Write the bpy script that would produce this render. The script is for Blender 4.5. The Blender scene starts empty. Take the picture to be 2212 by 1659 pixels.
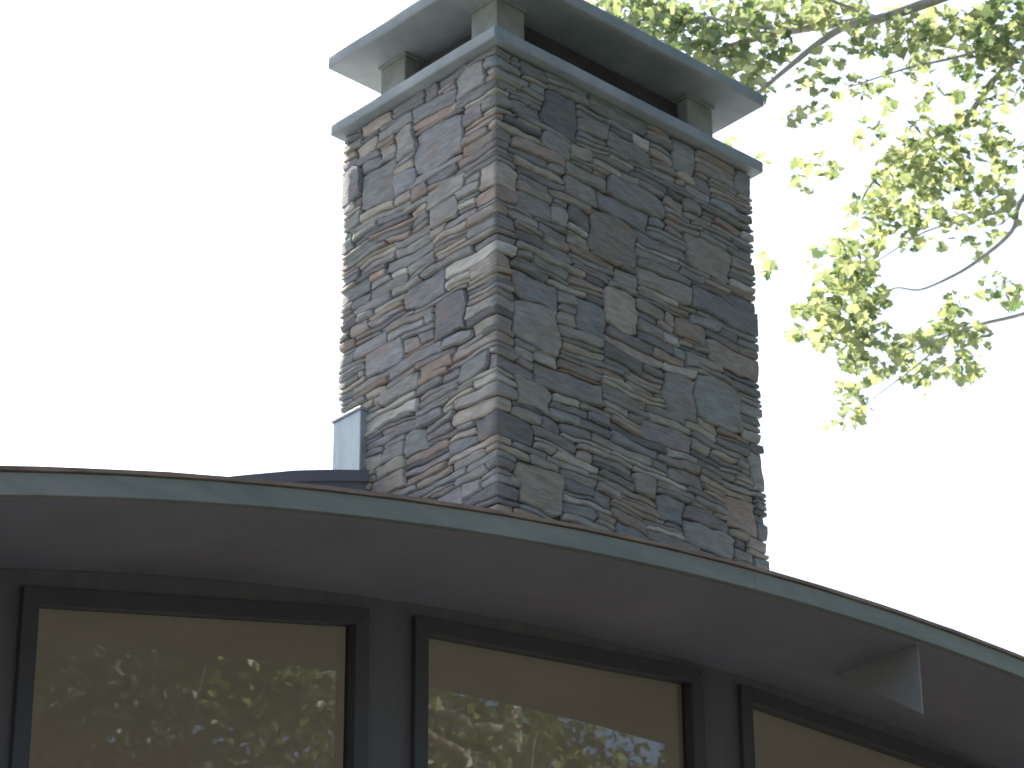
import bpy, bmesh, math, random
from mathutils import Vector, Matrix, noise

scene = bpy.context.scene
R = math.radians

# ------------------------------------------------------------------ camera
CAM = Vector((-7.3287, -7.9348, 1.60))
RT = Vector((0.73318, -0.68001, -0.00636))
UP = Vector((-0.31058, -0.34316, 0.88644))
FW = Vector((0.60497, 0.64795, 0.46279))
FPX = 7000.3                                   # focal length in pixels of a 2212 px wide picture
cd = bpy.data.cameras.new("camera")
cam = bpy.data.objects.new("camera", cd)
scene.collection.objects.link(cam)
m = Matrix.Identity(4)
for i, v in enumerate((RT, UP, -FW)):
    v = v.normalized()
    for j in range(3):
        m[j][i] = v[j]
for j in range(3):
    m[j][3] = CAM[j]
cam.matrix_world = m
cd.sensor_fit = 'HORIZONTAL'
cd.sensor_width = 36.0
cd.lens = FPX / 2212 * 36
cd.clip_start = 0.1
cd.clip_end = 2000
cd.dof.use_dof = True
cd.dof.focus_distance = 10.3
cd.dof.aperture_fstop = 9.0
scene.camera = cam


def at(x, y, dist):
    """Point seen at pixel x, y (2212 px wide picture), dist metres from the camera."""
    d = FW + (x - 1106) / FPX * RT - (y - 829.5) / FPX * UP
    return CAM + d.normalized() * dist


# ------------------------------------------------------------------ sky, sun, exposure
SUN_AZ = Vector((0.05, 1.0)).normalized()
SUN_EL = 44
world = bpy.data.worlds.new("World")
scene.world = world
world.use_nodes = True
wt = world.node_tree
wt.nodes.clear()
wo = wt.nodes.new("ShaderNodeOutputWorld")
bg = wt.nodes.new("ShaderNodeBackground")
sky = wt.nodes.new("ShaderNodeTexSky")
sky.sky_type = 'NISHITA'
sky.sun_disc = False
sky.sun_elevation = R(SUN_EL)
sky.sun_rotation = math.atan2(SUN_AZ.x, SUN_AZ.y)
sky.air_density = 1.0
sky.dust_density = 3.0
sky.ozone_density = 1.0
bg.inputs[1].default_value = 0.15
wt.links.new(sky.outputs[0], bg.inputs[0])
wt.links.new(bg.outputs[0], wo.inputs[0])
sd = bpy.data.lights.new("sun", 'SUN')
sd.energy = 4.5
sd.angle = R(0.5)
sd.color = (1.0, 0.95, 0.86)
sun = bpy.data.objects.new("sun", sd)
scene.collection.objects.link(sun)
sdir = Vector((SUN_AZ.x * math.cos(R(SUN_EL)), SUN_AZ.y * math.cos(R(SUN_EL)), math.sin(R(SUN_EL))))
sun.rotation_euler = sdir.to_track_quat('Z', 'Y').to_euler()
sun.location = sdir * 60
scene.view_settings.view_transform = 'Standard'
scene.view_settings.look = 'None'
scene.view_settings.gamma = 1.0
scene.view_settings.exposure = 1.3
scene.render.engine = 'CYCLES'
scene.cycles.max_bounces = 8
scene.cycles.transparent_max_bounces = 12

# ------------------------------------------------------------------ helpers
COL = scene.collection


def empty(name, loc=(0, 0, 0), parent=None):
    o = bpy.data.objects.new(name, None)
    COL.objects.link(o)
    o.location = loc
    if parent:
        o.parent = parent
    return o


def tag(o, label=None, cat=None, group=None, kind=None):
    if label: o["label"] = label
    if cat: o["category"] = cat
    if group: o["group"] = group
    if kind: o["kind"] = kind
    return o


class MB:
    """collects faces for one mesh object"""
    def __init__(self):
        self.v, self.f, self.c = [], [], []

    def face(self, pts, col=None):
        n = len(self.v)
        self.v += [tuple(p) for p in pts]
        self.f.append(tuple(range(n, n + len(pts))))
        if col is not None:
            self.c.append(col)

    def box(self, a, b):
        (x0, y0, z0), (x1, y1, z1) = a, b
        n = len(self.v)
        self.v += [(x0, y0, z0), (x1, y0, z0), (x1, y1, z0), (x0, y1, z0), (x0, y0, z1), (x1, y0, z1), (x1, y1, z1), (x0, y1, z1)]
        for q in ((0, 3, 2, 1), (4, 5, 6, 7), (0, 1, 5, 4), (1, 2, 6, 5), (2, 3, 7, 6), (3, 0, 4, 7)):
            self.f.append(tuple(n + k for k in q))
        return self

    def prism(self, poly, axis_pts):
        """poly: list of 3D points (front), axis_pts: same count (back)"""
        n = len(self.v); k = len(poly)
        self.v += [tuple(p) for p in poly] + [tuple(p) for p in axis_pts]
        self.f.append(tuple(range(n, n + k)))
        self.f.append(tuple(range(n + 2 * k - 1, n + k - 1, -1)))
        for i in range(k):
            j = (i + 1) % k
            self.f.append((n + j, n + i, n + k + i, n + k + j))
        return self

    def strip(self, lo, hi, y0, y1):
        """solid between two xz polylines (same x samples), from y0 to y1"""
        n = len(self.v); k = len(lo)
        for (x, z) in lo: self.v += [(x, y0, z), (x, y1, z)]
        for (x, z) in hi: self.v += [(x, y0, z), (x, y1, z)]
        for i in range(k - 1):
            a, b = n + 2 * i, n + 2 * i + 2
            c, d = n + 2 * k + 2 * i, n + 2 * k + 2 * i + 2
            self.f += [(a, b, d, c), (a + 1, c + 1, d + 1, b + 1), (a, a + 1, b + 1, b), (c, d, d + 1, c + 1)]
        a, c = n, n + 2 * k
        self.f.append((a, c, c + 1, a + 1))
        a, c = n + 2 * k - 2, n + 4 * k - 2
        self.f.append((a, a + 1, c + 1, c))
        return self

    def tube(self, pts, rads, seg=8):
        n = len(self.v)
        prev = None
        for i, p in enumerate(pts):
            p = Vector(p)
            t = (Vector(pts[min(i + 1, len(pts) - 1)]) - Vector(pts[max(i - 1, 0)])).normalized()
            ref = prev if prev is not None else (Vector((0, 0, 1)) if abs(t.z) < .9 else Vector((1, 0, 0)))
            s = t.cross(ref).normalized()
            w = s.cross(t).normalized()
            prev = w
            for k in range(seg):
                a = 2 * math.pi * k / seg
                self.v.append(tuple(p + (s * math.cos(a) + w * math.sin(a)) * rads[i]))
        for i in range(len(pts) - 1):
            for k in range(seg):
                a = n + i * seg + k; b = n + i * seg + (k + 1) % seg
                self.f.append((a, b, b + seg, a + seg))
        self.f.append(tuple(n + k for k in range(seg))[::-1])
        self.f.append(tuple(n + (len(pts) - 1) * seg + k for k in range(seg)))
        return self

    def mesh(self, name, mat, smooth=False):
        me = bpy.data.meshes.new(name)
        me.from_pydata(self.v, [], self.f)
        me.materials.append(mat)
        if smooth:
            me.polygons.foreach_set("use_smooth", [True] * len(me.polygons))
        me.update()
        return me

    def build(self, name, mat, parent=None, smooth=False, bevel=0, seg=2):
        me = self.mesh(name, mat, smooth)
        if not smooth:
            bm = bmesh.new(); bm.from_mesh(me)
            bmesh.ops.recalc_face_normals(bm, faces=bm.faces)
            bm.to_mesh(me); bm.free()
        o = bpy.data.objects.new(name, me)
        COL.objects.link(o)
        if parent: o.parent = parent
        if bevel:
            b = o.modifiers.new("bevel", 'BEVEL')
            b.width = bevel; b.segments = seg; b.limit_method = 'ANGLE'
        return o


def new_mat(name):
    mt = bpy.data.materials.new(name)
    mt.use_nodes = True
    nt = mt.node_tree
    return mt, nt, nt.nodes["Principled BSDF"]


def noise_mat(name, c1, c2, scale=6, rough=0.7, bump=0.1, metallic=0.0, stretch=(1, 1, 1), detail=6, spec=0.4, bscale=None, bdist=0.01):
    mt, nt, p = new_mat(name)
    tc = nt.nodes.new("ShaderNodeTexCoord")
    mp = nt.nodes.new("ShaderNodeMapping")
    mp.inputs["Scale"].default_value = stretch
    nt.links.new(tc.outputs["Object"], mp.inputs[0])
    nz = nt.nodes.new("ShaderNodeTexNoise")
    nz.inputs["Scale"].default_value = scale
    nz.inputs["Detail"].default_value = detail
    nz.inputs["Roughness"].default_value = 0.65
    nt.links.new(mp.outputs[0], nz.inputs[0])
    rp = nt.nodes.new("ShaderNodeValToRGB")
    rp.color_ramp.elements[0].position = 0.3; rp.color_ramp.elements[0].color = (*c1, 1)
    rp.color_ramp.elements[1].position = 0.7; rp.color_ramp.elements[1].color = (*c2, 1)
    nt.links.new(nz.outputs[0], rp.inputs[0])
    nt.links.new(rp.outputs[0], p.inputs["Base Color"])
    p.inputs["Roughness"].default_value = rough
    p.inputs["Metallic"].default_value = metallic
    p.inputs["Specular IOR Level"].default_value = spec
    if bump:
        n2 = nt.nodes.new("ShaderNodeTexNoise")
        n2.inputs["Scale"].default_value = bscale or scale * 8
        n2.inputs["Detail"].default_value = 5
        nt.links.new(mp.outputs[0], n2.inputs[0])
        bp = nt.nodes.new("ShaderNodeBump")
        bp.inputs["Strength"].default_value = bump
        bp.inputs["Distance"].default_value = bdist
        nt.links.new(n2.outputs[0], bp.inputs["Height"])
        nt.links.new(bp.outputs[0], p.inputs["Normal"])
    return mt


def stone_mat():
    mt, nt, p = new_mat("ledge_stone")
    at_ = nt.nodes.new("ShaderNodeAttribute"); at_.attribute_name = "stone_tint"
    tc = nt.nodes.new("ShaderNodeTexCoord")
    mp = nt.nodes.new("ShaderNodeMapping"); mp.inputs["Scale"].default_value = (1, 1, 4.2)
    nt.links.new(tc.outputs["Object"], mp.inputs[0])
    n1 = nt.nodes.new("ShaderNodeTexNoise"); n1.inputs["Scale"].default_value = 14; n1.inputs["Detail"].default_value = 7
    n1.inputs["Roughness"].default_value = 0.68
    nt.links.new(mp.outputs[0], n1.inputs[0])
    r1 = nt.nodes.new("ShaderNodeMapRange")
    r1.inputs[1].default_value = 0.25; r1.inputs[2].default_value = 0.75
    r1.inputs[3].default_value = 0.62; r1.inputs[4].default_value = 1.38
    nt.links.new(n1.outputs[0], r1.inputs[0])
    mul = nt.nodes.new("ShaderNodeMix"); mul.data_type = 'RGBA'; mul.blend_type = 'MULTIPLY'; mul.inputs[0].default_value = 1
    nt.links.new(at_.outputs[0], mul.inputs[6]); nt.links.new(r1.outputs[0], mul.inputs[7])
    # rusty mineral stains
    n3 = nt.nodes.new("ShaderNodeTexNoise"); n3.inputs["Scale"].default_value = 6.5; n3.inputs["Detail"].default_value = 6
    mp3 = nt.nodes.new("ShaderNodeMapping"); mp3.inputs["Scale"].default_value = (1, 1, 2); mp3.inputs["Location"].default_value = (5, 2, 9)
    nt.links.new(tc.outputs["Object"], mp3.inputs[0]); nt.links.new(mp3.outputs[0], n3.inputs[0])
    r3 = nt.nodes.new("ShaderNodeMapRange"); r3.inputs[1].default_value = 0.55; r3.inputs[2].default_value = 0.75
    r3.inputs[3].default_value = 0; r3.inputs[4].default_value = 0.5
    nt.links.new(n3.outputs[0], r3.inputs[0])
    mx = nt.nodes.new("ShaderNodeMix"); mx.data_type = 'RGBA'
    nt.links.new(r3.outputs[0], mx.inputs[0]); nt.links.new(mul.outputs[2], mx.inputs[6])
    mx.inputs[7].default_value = (0.27, 0.16, 0.10, 1)
    nt.links.new(mx.outputs[2], p.inputs["Base Color"])
    p.inputs["Roughness"].default_value = 0.82
    p.inputs["Specular IOR Level"].default_value = 0.3
    nb = nt.nodes.new("ShaderNodeTexNoise"); nb.inputs["Scale"].default_value = 30; nb.inputs["Detail"].default_value = 8
    nb.inputs["Roughness"].default_value = 0.7
    nt.links.new(mp.outputs[0], nb.inputs[0])
    bp = nt.nodes.new("ShaderNodeBump"); bp.inputs["Strength"].default_value = 0.7; bp.inputs["Distance"].default_value = 0.012
    nt.links.new(nb.outputs[0], bp.inputs["Height"]); nt.links.new(bp.outputs[0], p.inputs["Normal"])
    return mt


def leaf_mat(name, ca, cb, tra, trb, tw=0.55):
    mt = bpy.data.materials.new(name); mt.use_nodes = True
    nt = mt.node_tree; nt.nodes.clear()
    out = nt.nodes.new("ShaderNodeOutputMaterial")
    at_ = nt.nodes.new("ShaderNodeAttribute"); at_.attribute_name = "leaf_tint"
    m1 = nt.nodes.new("ShaderNodeMix"); m1.data_type = 'RGBA'; m1.inputs[6].default_value = (*ca, 1); m1.inputs[7].default_value = (*cb, 1)
    m2 = nt.nodes.new("ShaderNodeMix"); m2.data_type = 'RGBA'; m2.inputs[6].default_value = (*tra, 1); m2.inputs[7].default_value = (*trb, 1)
    nt.links.new(at_.outputs["Fac"], m1.inputs[0]); nt.links.new(at_.outputs["Fac"], m2.inputs[0])
    d = nt.nodes.new("ShaderNodeBsdfDiffuse"); t = nt.nodes.new("ShaderNodeBsdfTranslucent")
    g = nt.nodes.new("ShaderNodeBsdfGlossy"); g.inputs["Roughness"].default_value = 0.4; g.inputs[0].default_value = (.8, .85, .9, 1)
    nt.links.new(m1.outputs[2], d.inputs[0]); nt.links.new(m2.outputs[2], t.inputs[0])
    mx = nt.nodes.new("ShaderNodeMixShader"); mx.inputs[0].default_value = tw
    nt.links.new(d.outputs[0], mx.inputs[1]); nt.links.new(t.outputs[0], mx.inputs[2])
    mg = nt.nodes.new("ShaderNodeMixShader"); mg.inputs[0].default_value = 0.05
    nt.links.new(mx.outputs[0], mg.inputs[1]); nt.links.new(g.outputs[0], mg.inputs[2])
    nt.links.new(mg.outputs[0], out.inputs[0])
    return mt


def glass_mat():
    mt = bpy.data.materials.new("window_glass"); mt.use_nodes = True
    nt = mt.node_tree; nt.nodes.clear()
    out = nt.nodes.new("ShaderNodeOutputMaterial")
    fr = nt.nodes.new("ShaderNodeFresnel"); fr.inputs[0].default_value = 2.0
    t = nt.nodes.new("ShaderNodeBsdfTransparent"); t.inputs[0].default_value = (0.80, 0.80, 0.79, 1)
    g = nt.nodes.new("ShaderNodeBsdfGlossy"); g.inputs["Roughness"].default_value = 0.004
    mx = nt.nodes.new("ShaderNodeMixShader")
    nt.links.new(fr.outputs[0], mx.inputs[0]); nt.links.new(t.outputs[0], mx.inputs[1]); nt.links.new(g.outputs[0], mx.inputs[2])
    nt.links.new(mx.outputs[0], out.inputs[0])
    return mt


M = dict(
    stone=stone_mat(),
    mortar=noise_mat("raked_mortar", (.06, .052, .045), (.12, .10, .085), 20, .95, .4),
    slab=noise_mat("weathered_bluestone_slab", (.185, .21, .21), (.30, .32, .315), 3.5, .78, .35, stretch=(1, 1, .6), bscale=40, bdist=.004),
    post=noise_mat("lime_stained_post", (.19, .195, .175), (.31, .305, .27), 9, .85, .3),
    flue=noise_mat("sooty_flue", (.02, .02, .022), (.045, .042, .042), 8, .8, .2),
    fascia=noise_mat("verdigris_fascia_metal", (.16, .18, .155), (.28, .275, .245), 2.2, .55, .08, stretch=(.6, 1, 3)),
    rim=noise_mat("rusty_drip_edge", (.17, .115, .09), (.33, .245, .19), 9, .8, .2, stretch=(.5, 1, 2)),
    soffit=noise_mat("soffit_paint", (.225, .20, .225), (.33, .295, .33), .9, .65, .05),
    patch_plate=noise_mat('patch_plate_paint', (.225, .21, .205), (.28, .26, .25), 4, .8, .1),
    frame=noise_mat("dark_bronze_frame", (.046, .042, .047), (.062, .057, .062), 3, .5, .04),
    wall=noise_mat("dark_stained_board", (.088, .079, .084), (.115, .104, .108), 2.5, .62, .08, stretch=(4, 4, .4)),
    roof=noise_mat("pale_roof_membrane", (.42, .44, .47), (.52, .54, .57), 2, .8, .15),
    lead=noise_mat("grey_lead_sheet", (.10, .105, .125), (.16, .165, .185), 2, .7, .15),
    galv=noise_mat("galvanised_sheet", (.26, .30, .315), (.36, .40, .41), 5, .5, .05, metallic=.4, stretch=(4, 4, .5)),
    plaster=noise_mat("interior_cream_plaster", (.60, .59, .53), (.65, .64, .58), 1.5, .9, .03),
    wood=noise_mat("oak_floor", (.20, .165, .13), (.28, .24, .19), 3, .5, .05, stretch=(1, 8, 1)),
    bark=noise_mat("grey_bark", (.32, .285, .24), (.52, .48, .42), 7, .9, .5, stretch=(3, 3, .6)),
    grass=noise_mat("gravel_and_moss", (.10, .115, .09), (.17, .175, .165), 1.3, .95, .6, bscale=60, bdist=.04),
    leafy=leaf_mat("fresh_leaf", (.045, .07, .03), (.10, .13, .05), (.14, .21, .07), (.58, .62, .27), .62),
    bright=leaf_mat("sunlit_woodland_leaf", (.12, .19, .05), (.22, .27, .10), (.14, .22, .04), (.3, .36, .08), .3),
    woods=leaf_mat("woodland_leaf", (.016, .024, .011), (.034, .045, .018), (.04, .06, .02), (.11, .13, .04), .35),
    glass=glass_mat(),
)

# ------------------------------------------------------------------ ground
g = MB()
N = 40
for i in range(N):
    for j in range(N):
        x0, x1 = -400 + 800 * i / N, -400 + 800 * (i + 1) / N
        y0, y1 = -400 + 800 * j / N, -400 + 800 * (j + 1) / N
        g.face([(x0, y0, 0), (x1, y0, 0), (x1, y1, 0), (x0, y1, 0)])
tag(g.build("ground", M['grass']), kind="structure")

# ------------------------------------------------------------------ house
house = tag(empty("house"), "low house with arched overhanging eave, dark timber window wall and tall rubble stone chimney", "house")
XA, ZC, RR = 2.742, -10.325, 17.0206            # the roof is a shallow arch over this centre
X0, X1 = -7.2, 12.7
YF, YW, YB = -0.30, 0.42, 8.6


def zs(x, off=0.0):                              # underside of the roof
    return ZC + math.sqrt((RR + off) ** 2 - (x - XA) ** 2)


def xs_(x0, x1, n):
    return [x0 + (x1 - x0) * i / n for i in range(n + 1)]


XS = xs_(X0, X1, 120)
# roof deck: solid between underside and top
roof = MB().strip([(x, zs(x, .012)) for x in XS], [(x, zs(x, .072)) for x in XS], YF + .03, YB).build("roof", M['roof'], house)
fas = MB().strip([(x, zs(x)) for x in XS], [(x, zs(x, .0755)) for x in XS], YF, YF + .028).build("fascia", M['fascia'], roof, bevel=.003)
MB().strip([(x, zs(x, .079) + .0015 * math.sin(x * 23) ) for x in XS], [(x, zs(x, .0925) + .003 * noise.noise(Vector((x * 5, 0, 0)))) for x in XS], YF - .008, YF + .06).build("drip_edge", M['rim'], roof)
for x in (-4.4, 1.06, 6.5):
    MB().strip([(x, zs(x, .004)), (x + .012, zs(x + .012, .004))], [(x, zs(x, .074)), (x + .012, zs(x + .012, .074))], YF - .0012, YF - .0003).build("seam", M['fascia'], fas)
MB().strip([(x, zs(x, -.002)) for x in XS], [(x, zs(x, .010)) for x in XS], YF + .031, YW + .15).build("soffit", M['soffit'], house)
# added plate standing in for a pale patch under the eave at right
MB().prism([(2.05, -.262, 6.378), (2.05, .190, zs(2.05) + .004), (2.05, -.262, zs(2.05) + .004)],
           [(2.058, -.262, 6.378), (2.058, .190, zs(2.05) + .004), (2.058, -.262, zs(2.05) + .004)]).build("eave_patch_plate", M['patch_plate'], house, bevel=.002)["label"] = "added triangular plate standing in for a pale patch under the eave"
# interior ceiling follows the arch behind the wall
MB().strip([(x, zs(x, -.01)) for x in XS], [(x, zs(x, .009)) for x in XS], YW + .152, YB - .2).build("ceiling", M['plaster'], house)

# raised cricket behind the eave, left of the chimney
ck_top = [(-1.9, 6.46), (-1.3, 6.69), (-.95, 6.815), (-.717, 6.893), (-.576, 6.952), (-.331, 7.052), (-.171, 7.108), (.015, 7.167), (.3, 7.24)]
ck = MB().strip([(x, zs(x) + .02) for x, z in ck_top], [(x, z) for x, z in ck_top], .80, 2.6).build("roof_cricket", M['lead'], house, bevel=.004)
MB().strip([(x, z - .045) for x, z in ck_top], [(x, z + .003) for x, z in ck_top], .786, .7995).build("cricket_flashing", M['lead'], ck)

# window wall: three bays in view, the same bay repeats along the facade
WT = .06                                          # wall thickness
BAY, PW = 1.76, 1.39
heads = {}
SILL = 1.0
bays = []
k0 = -3
for k in range(k0, 6):
    xl = .0 + BAY * k + .02
    xr = xl + PW
    if k == -1: xl, xr = -1.712, -.335
    if xl < X0 + .4 or xr > X1 - .4: continue
    zl = zs(xl) - .10 - (.015 if k < 0 else 0)
    zr = zs(xr) - .10 - (.03 if k < 0 else 0)
    if k == -1: zl, zr = 5.962, 6.289
    if k == 0: zl, zr = 6.354, 6.545
    if k == 1: zl, zr = 6.553, 6.575
    if k >= 0: xr += .016
    bays.append((xl, xr, zl, zr))


def quad_solid(mb, pts, y0, y1):
    mb.prism([(x, y0, z) for x, z in pts], [(x, y1, z) for x, z in pts])


# the wall around the panes (one mesh: posts, frieze under the soffit and wall under the sills)
wall = MB()
FR = .055
edges = [X0 + .2] + [e for b in bays for e in (b[0] - FR, b[1] + FR)] + [X1 - .2]
for i in range(0, len(edges), 2):                 # posts
    a, b = edges[i], edges[i + 1]
    xx = xs_(a, b, 4)
    wall.strip([(x, .0) for x in xx], [(x, zs(x, -.004)) for x in xx], YW, YW + WT)
for (xl, xr, zl, zr) in bays:                     # frieze + apron
    xx = xs_(xl - FR, xr + FR, 10)
    f = lambda x: zl + (zr - zl) * (x - xl) / (xr - xl) + FR
    wall.strip([(x, f(x)) for x in xx], [(x, max(f(x) + .003, zs(x, -.004))) for x in xx], YW, YW + WT)
    wall.strip([(x, 0) for x in xx], [(x, SILL - FR) for x in xx], YW, YW + WT)
wall.build("wall", M['wall'], house)
# slim cover mouldings above the heads
for bi, (xl, xr, zl, zr) in enumerate(bays):
    w = empty("window", (0, 0, 0), house)
    fl = MB()
    s = (zr - zl) / (xr - xl)
    o = FR + .012
    # outer casing, four mitred members standing proud of the wall
    P = [(xl, SILL), (xr, SILL), (xr, zr), (xl, zl)]
    Q = [(xl - o, SILL - o), (xr + o, SILL - o), (xr + o, zr + s * o + o), (xl - o, zl - s * o + o)]
    for i in range(4):
        j = (i + 1) % 4
        quad_solid(fl, [P[i], P[j], Q[j], Q[i]], YW - .024, YW - .003)
    # inner sash, stepped back
    n_ = -.012
    P2 = [(xl + n_, SILL + n_), (xr - n_, SILL + n_), (xr - n_, zr - n_ - s * n_), (xl + n_, zl - n_ + s * n_)]
    Q2 = [(xl - .04, SILL - .04), (xr + .04, SILL - .04), (xr + .04, zr + .04 + s * .04), (xl - .04, zl + .04 - s * .04)]
    for i in range(4):
        j = (i + 1) % 4
        quad_solid(fl, [P2[i], P2[j], Q2[j], Q2[i]], YW + .012, YW + .052)
    R2 = [(xl - FR, SILL - FR), (xr + FR, SILL - FR), (xr + FR, zr + s * FR + FR), (xl - FR, zl - s * FR + FR)]
    for i in range(4):
        j = (i + 1) % 4
        quad_solid(fl, [P[i], P[j], R2[j], R2[i]], YW - .001, YW + .010)
    fo = fl.build("frame", M['frame'], w, bevel=.003)
    gl = MB()
    gl.face([(P2[i][0] + (.01, -.01, -.01, .01)[i] * -1, YW + .032, P2[i][1] + (-.01, -.01, .01, .01)[i]) for i in range(4)])
    gl.build("glass_pane", M['glass'], w)
    if bi >= 3:
        jb = MB()
        jb.box((xr + .026, YW + .0625, SILL), (xr + .05, YW + .088, zr + .03))
        jb.build("jamb_lining", M['plaster'], w)

# the rest of the shell: floor slab, end walls with openings, back wall glazed in bays
inn = MB()
inn.box((X0 + .3, YW + WT + .01, .02), (X1 - .3, YB - .3, .12))
inn.build("floor_slab", M['wood'], house)
bk = MB()
for x in xs_(X0 + .3, X1 - .3, 6):
    zz = zs(x, -.02)
    bk.box((x - .15, YB - .35, 0), (x + .15, YB - .2, zz))
xx = xs_(X0 + .45, X1 - .45, 30)
bk.strip([(x, 0) for x in xx], [(x, 2.2) for x in xx], YB - .33, YB - .22)
bk.strip([(x, 3.4) for x in xx], [(x, zs(x, -.02)) for x in xx], YB - .33, YB - .22)
bk.build("rear_wall", M['plaster'], house)
for xa in (X0 + .2, X1 - .35):
    zt = min(zs(xa), zs(xa + .15)) - .03
    MB().box((xa, YW + WT + .005, 0), (xa + .15, YB - .36, zt)).build("end_wall", M['plaster'], house)

# ------------------------------------------------------------------ chimney (a part of the house)
INS = .047
CX0, CY0, CX1, CY1 = INS, INS, 1.56 - INS + .01, 1.019 - INS + .01
ZB, ZT = 6.30, 8.803
rnd = random.Random(11)

segs = [((CX1, CY1), (-1, 0), (0, 1), CX1 - CX0), ((CX0, CY1), (0, -1), (-1, 0), CY1 - CY0),
        ((CX0, CY0), (1, 0), (0, -1), CX1 - CX0), ((CX1, CY0), (0, 1), (1, 0), CY1 - CY0)]
cum = [0]
for s_ in segs: cum.append(cum[-1] + s_[3])
PER = cum[-1]
CORN = cum[1:4]


def wrap(u, z, d):
    for c, k in zip(CORN, (1, 2, 3)):
        if abs(u - c) < 1e-6:
            P0 = segs[k][0]
            n1, n2 = segs[k - 1][2], segs[k][2]
            return (P0[0] + (n1[0] + n2[0]) * d, P0[1] + (n1[1] + n2[1]) * d, z)
    u = min(max(u, 0), PER - 1e-6)
    k = max(i for i in range(4) if cum[i] <= u)
    (px, py), T, Nn, L = segs[k]
    t = u - cum[k]
    return (px + T[0] * t + Nn[0] * d, py + T[1] * t + Nn[1] * d, z)


def warp(u, z):
    """irregular bedding: one continuous distortion of the whole wall, so neighbouring joints stay together"""
    k = min(1, min(abs(u - c) for c in CORN) / .05)
    dz = .022 * noise.noise(Vector((u * 4.5, z * 5, 1.7))) + .009 * noise.noise(Vector((u * 13, z * 17, 4.1)))
    du = (.026 * noise.noise(Vector((u * 7, z * 13, 8.3))) + .012 * noise.noise(Vector((u * 20, z * 34, 2.2)))) * k
    return u + du, z + dz


PAL = [((.19, .197, .197), 18), ((.187, .199, .18), 16), ((.225, .227, .208), 15), ((.305, .27, .21), 11), ((.30, .255, .215), 8),
       ((.20, .18, .183), 10), ((.232, .20, .165), 9), ((.40, .385, .34), 4), ((.12, .12, .127), 9), ((.262, .25, .223), 14), ((.27, .205, .16), 4)]
PALT = [c for c, w in PAL for _ in range(w)]

PALW = [c for c, w in (((.20, .20, .205), 16), ((.197, .203, .195), 13), ((.24, .23, .212), 15), ((.325, .28, .225), 14), ((.325, .27, .228), 10),
                      ((.21, .185, .192), 11), ((.255, .21, .175), 9), ((.42, .395, .335), 6), ((.12, .115, .125), 8), ((.29, .21, .165), 3)) for _ in range(w)]
cell = .01
ncell = int(PER / cell)
sky_ = [ZB] * ncell
stones = []
hs = [.018, .022, .026, .030, .035, .042, .052, .065, .085, .11, .15, .19]
hw_ = [9, 14, 16, 14, 12, 10, 7, 4.5, 3.5, 2.6, 1.8, 1.1]
guard = 0
while guard < 6000:
    guard += 1
    zmin = min(sky_)
    if zmin > ZT - .006: break
    i0 = sky_.index(zmin)
    i1 = i0
    while i1 < ncell and abs(sky_[i1] - zmin) < 1e-9: i1 += 1
    segw = (i1 - i0) * cell
    h = rnd.choices(hs, hw_)[0]
    if h >= .12: w = rnd.uniform(.9, 1.9) * h
    elif h >= .06: w = rnd.uniform(1.2, 3.8) * h
    else: w = rnd.triangular(.07, .42, .17)
    left = sky_[i0 - 1] - zmin if i0 > 0 else 9
    right = sky_[i1] - zmin if i1 < ncell else 9
    if w > segw - .045: w = segw
    if segw < .09:                                # narrow slot: bring it level with a neighbour
        w = segw
        lo = min(left, right)
        h = lo if lo < .13 else rnd.uniform(.03, .09)
    for nb in (left, right):
        if abs(h - nb) < .016: h = nb
    e = i0 * cell + w
    for c in CORN:
        if abs(e - c) < .055 and w < segw - 1e-6:
            e = min(c + rnd.uniform(.06, .13), i1 * cell)
            if e < c + .05: e = c - .06 if c - .06 > i0 * cell + .05 else i1 * cell
    j1 = min(int(round(e / cell)), i1)
    if j1 <= i0: j1 = min(i0 + 4, i1)
    if zmin + h > ZT - .02: h = ZT - zmin
    stones.append((i0 * cell, j1 * cell, zmin, zmin + h))
    for q in range(i0, j1): sky_[q] = zmin + h

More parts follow.
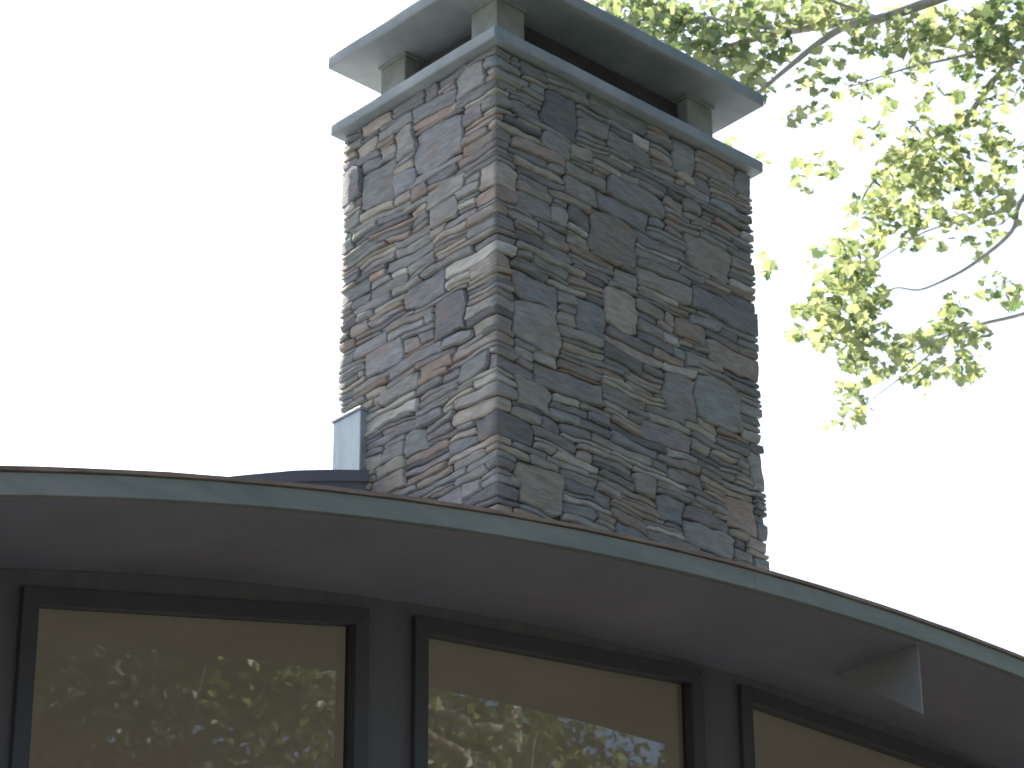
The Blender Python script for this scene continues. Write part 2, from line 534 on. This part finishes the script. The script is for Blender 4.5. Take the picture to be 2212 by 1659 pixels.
sm = MB(); tints = []
for si, (ua, ub, za, zb) in enumerate(stones):
    gap = rnd.uniform(.0015, .0035)
    ua += gap; ub -= gap; za += gap * .8; zb -= gap * .8
    W_, H_ = ub - ua, zb - za
    if W_ < .012 or H_ < .006: continue
    e = min(.004, W_ * .1); eh = min(.003, H_ * .12)
    e2 = e + min(.005, W_ * .1); eh2 = eh + min(.004, H_ * .12)
    nu = max(2, min(9, int(W_ / .035) + 1)); nz = max(2, min(7, int(H_ / .03) + 1))
    us = [ua, ua + e] + [ua + e2 + (W_ - 2 * e2) * i / nu for i in range(nu + 1)] + [ub - e, ub]
    zz_ = [0, eh / H_] + [(eh2 + (H_ - 2 * eh2) * i / nz) / H_ for i in range(nz + 1)] + [1 - eh / H_, 1]
    for c in CORN:
        if ua < c < ub:
            kk = min(range(2, len(us) - 2), key=lambda q: abs(us[q] - c)); us[kk] = c
    big = H_ > .07
    base = rnd.triangular(-.009, .009, .0)
    bul = rnd.uniform(.0, .0025)
    tu, tz = rnd.uniform(-.006, .006), rnd.uniform(-.004, .004)
    kc = [rnd.uniform(.0, .5) ** 1.6 for _ in range(4)]      # how much each corner is knocked off
    sd_ = rnd.uniform(0, 100)
    warm = cum[1] + .1 < (ua + ub) / 2 < cum[2] + .02
    col = rnd.choice(PALW if warm else PALT)
    br = rnd.uniform(.86, 1.14)
    col = tuple((c * .70 + g_ * .30) * br * 1.1 for c, g_ in zip(col, (.222, .217, .197)))
    n0 = len(sm.v)
    for iz, tz_ in enumerate(zz_):
        for iu, u in enumerate(us):
            s = 2 * (u - ua) / W_ - 1
            t = 2 * tz_ - 1
            ce = kc[(0 if s < 0 else 1) + (0 if t < 0 else 2)]
            # squeeze in height towards the ends, knocked corners and a wandering outline
            dz = -t * (H_ / 2) * ce * min(1, abs(s)) ** 5
            dz += .12 * H_ * noise.noise(Vector((u * 14, t * .7, sd_))) * (1 if abs(t) > .3 else .5)
            z = za + tz_ * H_ + dz * min(1, .09 / H_ + .2)
            rim = iz in (0, len(zz_) - 1) or iu in (0, len(us) - 1)
            if rim: d = -.013
            else:
                d = base + bul * (1 - s ** 4) * (1 - t ** 4) + tu * s + tz * t + .0035 * noise.noise(Vector((u * 22, z * 44, sd_))) + .004 * noise.noise(Vector((u * 8, z * 9, sd_ + 7)))
            oncor = any(abs(u - c) < 1e-6 for c in CORN)
            uu, z = warp(u, z)
            if oncor: uu = u
            z = min(z, ZT)
            if oncor: d = min(d, .004) if not rim else d
            pt_ = wrap(uu, z, d)
            sm.v.append((pt_[0], pt_[1], max(pt_[2], zs(pt_[0], .03))))
            tints.append((*col, 1))
    nc = len(us)
    for iz in range(len(zz_) - 1):
        for iu in range(nc - 1):
            a = n0 + iz * nc + iu
            sm.f.append((a, a + 1, a + 1 + nc, a + nc))
chim = empty("chimney", (0, 0, 0), house)
so = sm.build("stonework", M['stone'], chim, smooth=True)
ca = so.data.color_attributes.new("stone_tint", 'FLOAT_COLOR', 'POINT')
ca.data.foreach_set("color", [c for t in tints for c in t])
xx = xs_(CX0 + .016, CX1 - .016, 8)
MB().strip([(x, zs(x, .03)) for x in xx], [(x, ZT - .002) for x in xx], CY0 + .016, CY1 - .016).build("mortar_core", M['mortar'], chim)

SZ = 8.805
A_, B_ = 1.56, 1.019


def slab(name, x0, y0, x1, y1, z0, z1, mat, bev):
    n = 14
    o = MB().box((x0, y0, z0), (x1, y1, z1)).build(name, mat, chim)
    bm = bmesh.new(); bm.from_mesh(o.data)
    bmesh.ops.bevel(bm, geom=list(bm.edges), offset=bev, segments=3, affect='EDGES', profile=.6)
    bmesh.ops.subdivide_edges(bm, edges=[e for e in bm.edges if e.calc_length() > .3], cuts=n, use_grid_fill=True)
    for v in bm.verts:
        k = Vector(v.co) * 5
        v.co += Vector((noise.noise(k), noise.noise(k + Vector((9, 0, 0))), .6 * noise.noise(k + Vector((0, 9, 0))))) * .0035
    bm.to_mesh(o.data); bm.free()
    o.data.polygons.foreach_set("use_smooth", [True] * len(o.data.polygons))
    return o


slab("crown_slab", 0, 0, A_, B_, SZ, SZ + .0535, M['slab'], .008)
TZ = SZ + .0546 + .2795
PI_, PWD = .147, .156
for (px, py) in ((PI_, PI_), (A_ - PI_ - PWD, PI_), (PI_, B_ - PI_ - PWD), (A_ - PI_ - PWD, B_ - PI_ - PWD)):
    p_ = MB().box((px, py, SZ + .054), (px + PWD, py + PWD, TZ - .012)).build("post", M['post'], chim, bevel=.006)
    MB().box((px - .008, py - .008, TZ - .012), (px + PWD + .008, py + PWD + .008, TZ + .001)).build("mortar_bed", M['post'], p_, bevel=.003)
fl_ = MB()
fl_.box((.32, .19, SZ + .05), (1.24, .83, TZ - .035))
fl_.box((.21, .32, SZ + .05), (1.35, .70, TZ - .045))
fl_.build("flue_liner", M['flue'], chim, bevel=.006)
slab("cap_slab", -.0136, -.0136, A_ + .0136, B_ + .0136, TZ, TZ + .06, M['slab'], .009)

# galvanised flashing box folded round the far left corner, standing on the cricket
fb = MB()
fb.box((.018, .812, 7.12), (.09, .982, 7.448))
fbo = fb.build("flashing_box", M['galv'], chim, bevel=.004)
MB().box((.012, .806, 7.4485), (.09, .988, 7.462)).build("folded_cap", M['galv'], fbo, bevel=.003)

# ------------------------------------------------------------------ trees
LEAF = [(0, 0), (.16, .02), (.42, -.02), (.38, .22), (.52, .42), (.30, .50), (.24, .78), (.06, .74), (0, 1.0),
        (-.08, .74), (-.26, .76), (-.30, .48), (-.50, .40), (-.36, .20), (-.40, -.04), (-.14, .02)]
LEAF2 = [(0, 0), (.3, .2), (.38, .5), (.2, .8), (0, 1), (-.2, .8), (-.38, .5), (-.3, .2)]


def add_leaf(mb, tint, p, size, rg, shape, droop=.5, bias=0):
    """one lobed leaf, folded along its midrib; mb gets two polygons"""
    az = rg.uniform(0, 2 * math.pi)
    tilt = rg.gauss(-.55 * droop, .5)
    ax = Vector((math.cos(az) * math.cos(tilt), math.sin(az) * math.cos(tilt), math.sin(tilt)))
    sd = ax.cross(Vector((rg.uniform(-.6, .6), rg.uniform(-.6, .6), 1))).normalized()
    nn = sd.cross(ax).normalized()
    fold = rg.uniform(.1, .5)
    half = len(shape) // 2
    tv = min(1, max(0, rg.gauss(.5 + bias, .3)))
    for rng_ in (list(range(0, half + 1)), [0] + list(range(half, len(shape)))):
        pts = []
        for i in rng_:
            x, y = shape[i]
            q = p + (ax * y + sd * x + nn * (abs(x) * fold - .25 * y * y)) * size
            pts.append(q)
        mb.face(pts)
        tint.append(tv)


def leaf_object(mb, tint, name, mat, parent):
    me = mb.mesh(name, mat)
    a = me.attributes.new("leaf_tint", 'FLOAT', 'FACE')
    a.data.foreach_set("value", tint)
    o = bpy.data.objects.new(name, me)
    COL.objects.link(o)
    o.parent = parent
    return o


def bend(a, b, n, rg, amp, sag=0):
    a, b = Vector(a), Vector(b)
    L = (b - a).length
    pts = []
    ph = [rg.uniform(0, 6.3) for _ in range(3)]
    for i in range(n + 1):
        t = i / n
        w = math.sin(math.pi * t)
        pts.append(a.lerp(b, t) + Vector((math.sin(t * 7 + ph[0]), math.sin(t * 6 + ph[1]), math.sin(t * 8 + ph[2]))) * amp * L * w - Vector((0, 0, sag * L * w)))
    return pts


# --- the tree whose branches hang in over the chimney
rg = random.Random(5)
tree = tag(empty("broadleaf_tree"), "sunlit broadleaf tree whose pale limbs and yellow-green sprays hang beside the stone chimney", "tree")
tb = at(3150, 830, 18.5); base = Vector((tb.x, tb.y, 0))
tree.location = base
crown_z = 12.0
wood = MB(); lv = MB(); lt = []


def rel(p): return Vector(p) - base


trunk_pts = [(0, 0, -.1), (.05, .1, 1.5), (-.05, .2, 4), (-.1, .1, 7), (.1, -.1, 10), (.0, .1, 13), (.2, .2, 15.5)]
wood.tube(trunk_pts, [.34, .27, .23, .2, .16, .11, .05], 12)


def limb(pix, r0, r1, start=None):
    """a limb through pixel stations (x, y, distance)"""
    pts = [rel(at(*q)) for q in pix]
    if start is not None: pts = [Vector(start)] + pts
    # resample with a spline
    out = []
    for i in range(len(pts) - 1):
        p0 = pts[max(i - 1, 0)]; p1 = pts[i]; p2 = pts[i + 1]; p3 = pts[min(i + 2, len(pts) - 1)]
        for k in range(6):
            t = k / 6
            out.append(.5 * ((2 * p1) + (p2 - p0) * t + (2 * p0 - 5 * p1 + 4 * p2 - p3) * t * t + (3 * p1 - p0 - 3 * p2 + p3) * t ** 3))
    out.append(pts[-1])
    n = len(out)
    rads = [r0 + (r1 - r0) * (i / (n - 1)) ** .8 for i in range(n)]
    wood.tube(out, rads, 7)
    return out


limb([(2600, -260, 18.2), (2300, -110, 18.0), (2050, -12, 17.7), (1912, 37, 17.5), (1827, 57, 17.4), (1764, 97, 17.3), (1715, 136, 17.2), (1648, 192, 17.0), (1560, 268, 16.8), (1500, 320, 16.7)], .048, .004, (0, 0, 9.6))
limb([(1900, 40, 17.5), (1740, 62, 17.5), (1600, 92, 17.6), (1515, 124, 17.7), (1400, 170, 17.8)], .026, .008)
limb([(1700, 66, 17.5), (1600, 52, 17.5), (1515, 38, 17.6), (1400, 52, 17.8)], .014, .005)
limb([(1900, 40, 17.5), (1780, -5, 17.4), (1700, -40, 17.3)], .012, .006)
limb([(2700, 250, 18.0), (2330, 330, 17.6), (2212, 425, 17.3), (2185, 500, 17.2), (2105, 568, 17.1), (2040, 605, 17.0), (1985, 626, 17.0), (1935, 622, 17.0), (1880, 640, 17)], .022, .002, (0, 0, 9.1))
limb([(2330, 330, 17.6), (2200, 440, 17.9), (2110, 470, 18), (2000, 500, 18.1), (1900, 560, 18.1), (1820, 600, 18.1)], .012, .002)
limb([(2500, 560, 17.9), (2250, 665, 17.6), (2120, 700, 17.4), (2060, 720, 17.3), (2000, 745, 17.3), (1930, 780, 17.3)], .018, .002, (0, 0, 8.4))
limb([(2060, 720, 17.3), (1980, 790, 17.2), (1900, 850, 17.2), (1840, 900, 17.2)], .006, .002)
limb([(2300, -75, 18.0), (2250, 60, 18.0), (2140, 180, 17.9), (2080, 260, 17.8), (1960, 330, 17.7), (1880, 400, 17.7), (1850, 470, 17.7)], .03, .003)
limb([(2300, -75, 18.0), (2150, 90, 17.6), (1950, 150, 17.4), (1830, 190, 17.4)], .014, .003)

# sprays of leaves: cx, cy, rx, ry, number, distance (pixels of the 2212 px picture)
BL = [
    (1330, 10, 70, 34, 90, 17.8), (1420, 45, 75, 42, 170, 17.8), (1500, 90, 60, 40, 130, 17.7), (1560, 30, 90, 45, 90, 17.6), (1680, 25, 110, 50, 100, 17.5),
    (1570, 135, 60, 45, 80, 17.7), (1625, 175, 50, 40, 55, 17.5), (1650, 110, 70, 45, 70, 17.5), (1800, 30, 90, 40, 90, 17.5), (1930, 70, 100, 50, 110, 17.5),
    (2050, 60, 100, 50, 110, 17.7), (2160, 60, 90, 70, 160, 17.7), (2120, 130, 90, 35, 60, 17.8), (1780, 130, 60, 35, 24, 17.3),
    (1760, 180, 55, 22, 18, 17.3), (1840, 190, 50, 24, 20, 17.4), (1745, 245, 60, 28, 17, 17.3), (1960, 150, 50, 40, 22, 17.6), (1920, 200, 24, 45, 12, 17.6),
    (2010, 200, 30, 50, 18, 17.6), (2100, 215, 60, 45, 34, 17.8), (2190, 180, 50, 60, 40, 17.8),
    (1755, 345, 40, 20, 12, 17.2), (1740, 395, 35, 25, 13, 17.2), (1800, 360, 40, 16, 8, 17.2), (1880, 290, 40, 30, 16, 17.5),
    (2000, 300, 70, 50, 70, 17.6), (2100, 300, 80, 60, 60, 17.7), (2180, 330, 50, 50, 34, 17.7), (1950, 360, 60, 40, 75, 17.6), (2040, 380, 70, 40, 85, 17.7), (2130, 420, 60, 45, 60, 17.8),
    (1900, 420, 55, 40, 46, 17.6), (1980, 440, 60, 40, 55, 17.7), (1860, 470, 40, 35, 20, 17.6), (2060, 470, 60, 30, 34, 17.8), (2160, 480, 50, 40, 20, 17.8),
    (1790, 545, 40, 30, 22, 17.4), (1860, 540, 50, 30, 34, 17.6), (1930, 500, 50, 30, 26, 17.7), (1990, 520, 60, 20, 14, 17.8), (2130, 555, 30, 16, 7, 17.6),
    (1800, 610, 45, 35, 46, 17.2), (1850, 600, 45, 35, 46, 17.2), (1760, 660, 45, 30, 46, 17.1), (1820, 670, 55, 38, 80, 17.1), (1880, 650, 40, 35, 55, 17.1),
    (1740, 720, 50, 14, 22, 17.1), (1810, 730, 55, 30, 48, 17.1), (1880, 720, 45, 30, 40, 17.1), (1850, 775, 40, 26, 30, 17.2), (1900, 790, 40, 24, 16, 17.2),
    (1970, 750, 55, 30, 60, 17.3), (2030, 720, 50, 34, 40, 17.3), (2070, 690, 26, 34, 14, 17.4), (2100, 740, 40, 40, 26, 17.4), (2000, 800, 65, 26, 40, 17.3), (2080, 800, 45, 24, 24, 17.3),
    (1840, 840, 40, 30, 22, 17.2), (1850, 880, 35, 24, 20, 17.2), (1825, 915, 34, 14, 10, 17.2), (2150, 620, 50, 30, 16, 17.5), (2190, 640, 30, 30, 14, 17.5),
    (2090, 520, 30, 14, 6, 17.4), (1650, 570, 14, 34, 12, 17.3), (2060, 650, 24, 26, 8, 17.3), (1640, 345, 16, 12, 5, 17), (1570, 310, 14, 12, 5, 16.9), (2005, 855, 10, 8, 2, 17.2),
]
for (cx, cy, rx, ry, n, D) in BL:
    a = rel(at(cx + rx * .7, cy - ry * .5, D)); b = rel(at(cx - rx * .7, cy + ry * .5, D))
    tw = bend(a, b, 5, rg, .05, .04)
    if n > 14: wood.tube(tw, [.0035, .003, .0026, .0022, .0018, .0012], 4)
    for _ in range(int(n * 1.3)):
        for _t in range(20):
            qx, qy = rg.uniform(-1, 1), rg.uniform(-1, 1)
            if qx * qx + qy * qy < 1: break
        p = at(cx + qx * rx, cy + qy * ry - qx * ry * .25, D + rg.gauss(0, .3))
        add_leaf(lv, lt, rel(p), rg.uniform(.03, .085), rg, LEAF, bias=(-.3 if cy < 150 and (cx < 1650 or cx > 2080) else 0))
# the rest of the crown, outside the photograph
for _ in range(85):
    az = rg.uniform(0, 6.28); rr_ = rg.uniform(1.2, 4.2); zz0 = rg.uniform(8.5, 16)
    c = Vector((math.cos(az) * rr_, math.sin(az) * rr_, zz0))
    w = base + c
    v = w - CAM
    dpt = v.dot(FW)
    px = 1106 + FPX * v.dot(RT) / dpt; py = 829.5 - FPX * v.dot(UP) / dpt
    if dpt > 0 and px < 2212 + 900 and -900 < py < 2600: continue
    limb_pts = bend((0, 0, zz0 - rg.uniform(1, 2.5)), c, 6, rg, .06, -.03)
    wood.tube(limb_pts, [.045, .036, .03, .024, .018, .012, .006], 6)
    for _k in range(260):
        o_ = Vector((rg.gauss(0, .55), rg.gauss(0, .55), rg.gauss(0, .4)))
        add_leaf(lv, lt, c + o_, rg.uniform(.08, .13), rg, LEAF2)
wood.build("trunk", M['bark'], tree, smooth=True)
leaf_object(lv, lt, "crown", M['leafy'], tree)


# --- woodland on the camera's side, seen mirrored in the panes
def make_tree(seed, H, spread, nleaf, lsize, lmat='woods'):
    rg = random.Random(seed)
    t = empty("woodland_tree")
    wd = MB(); lf = MB(); tn = []
    lean = Vector((rg.uniform(-.5, .5), rg.uniform(-.5, .5), 0))
    spine = [Vector((0, 0, -.2)) + lean * (k / 6) ** 1.4 + Vector((0, 0, (H * .95) * k / 6)) + Vector((rg.uniform(-.12, .12), rg.uniform(-.12, .12), 0)) for k in range(7)]
    wd.tube(spine, [.30, .24, .2, .16, .12, .08, .03], 10)
    tips = []
    nb = 26
    for k in range(nb):
        t0 = .28 + .68 * k / nb
        s = spine[0].lerp(spine[-1], t0)
        az = k * 2.4 + rg.uniform(-.5, .5)
        ln = spread * (1.15 - .75 * abs(t0 - .45)) * rg.uniform(.6, 1.05)
        e = s + Vector((math.cos(az) * ln, math.sin(az) * ln, ln * rg.uniform(.15, .6)))
        br = bend(s, e, 5, rg, .05, -.02)
        wd.tube(br, [.07, .055, .042, .03, .02, .008], 5)
        for q in (2, 3, 4, 5): tips.append((br[q], .28 + .12 * q))
        for _ in range(3):
            s2 = br[rg.choice((2, 3, 4))]
            e2 = s2 + Vector((rg.uniform(-1, 1), rg.uniform(-1, 1), rg.uniform(-.3, .8))) * ln * .4
            b2 = bend(s2, e2, 3, rg, .06)
            wd.tube(b2, [.02, .015, .01, .005], 4)
            tips.append((b2[-1], .5)); tips.append((b2[2], .42))
    for _ in range(nleaf):
        c, sg = rg.choice(tips)
        p = c + Vector((rg.gauss(0, sg), rg.gauss(0, sg), rg.gauss(0, sg * .6)))
        add_leaf(lf, tn, p, lsize * rg.uniform(.7, 1.3), rg, LEAF2)
    wd.build("trunk", M['bark'], t, smooth=True)
    leaf_object(lf, tn, "crown", M[lmat], t)
    return t


def copy_tree(src, loc, rz, sc):
    r = src.copy(); COL.objects.link(r)
    r.location = loc; r.rotation_euler = (0, 0, rz); r.scale = (sc, sc, sc)
    for ch in src.children:
        c = ch.copy(); COL.objects.link(c); c.parent = r
    return r


GRP = "leafy trees mirrored in the window panes"
near = make_tree(21, 16.0, 3.0, 11000, .10, 'bright')
near.location = (11.0, -10.6, 0)
tag(near, "sunlit leafy tree reflected brightest along the bottom of the middle pane", "tree", GRP)
wide = make_tree(8, 23.0, 6.2, 42000, .17)
wide.location = (17.0, -24.5, 0)
tag(wide, "very tall broad forest tree reflected behind the sunlit one, facing the window wall", "tree", GRP)
spots = [(12.2, -24.5, 1.0, "tall forest tree whose leaves fleck the lower half of the left pane", wide),
         (28.8, -29, 1.04, "tall forest tree in line with the middle pane's reflection", wide),
         (34.5, -30, 1.04, "last tall tree at the far end of the forest edge", wide),
         (7.5, -26, 1.02, "tall forest tree facing the house left of the left pane's flecks", wide),
         (16.5, -32, 1.2, "hindmost giant tree behind the left pane's reflection", wide),
         (23.0, -36, .95, "hindmost giant tree behind the middle pane's reflection", wide),
         (3.0, -21, .9, "forest tree straight behind the photographer", wide),
         (-5.5, -20, .9, "forest tree behind the photographer's left shoulder", wide),
         (-13, -21, .85, "forest tree at the far left end behind the photographer", wide)]
for i, (x, y, s, lab, src) in enumerate(spots):
    c = copy_tree(src, (x, y, 0), 1.3 * i + .7, s)
    tag(c, lab, "tree", GRP)
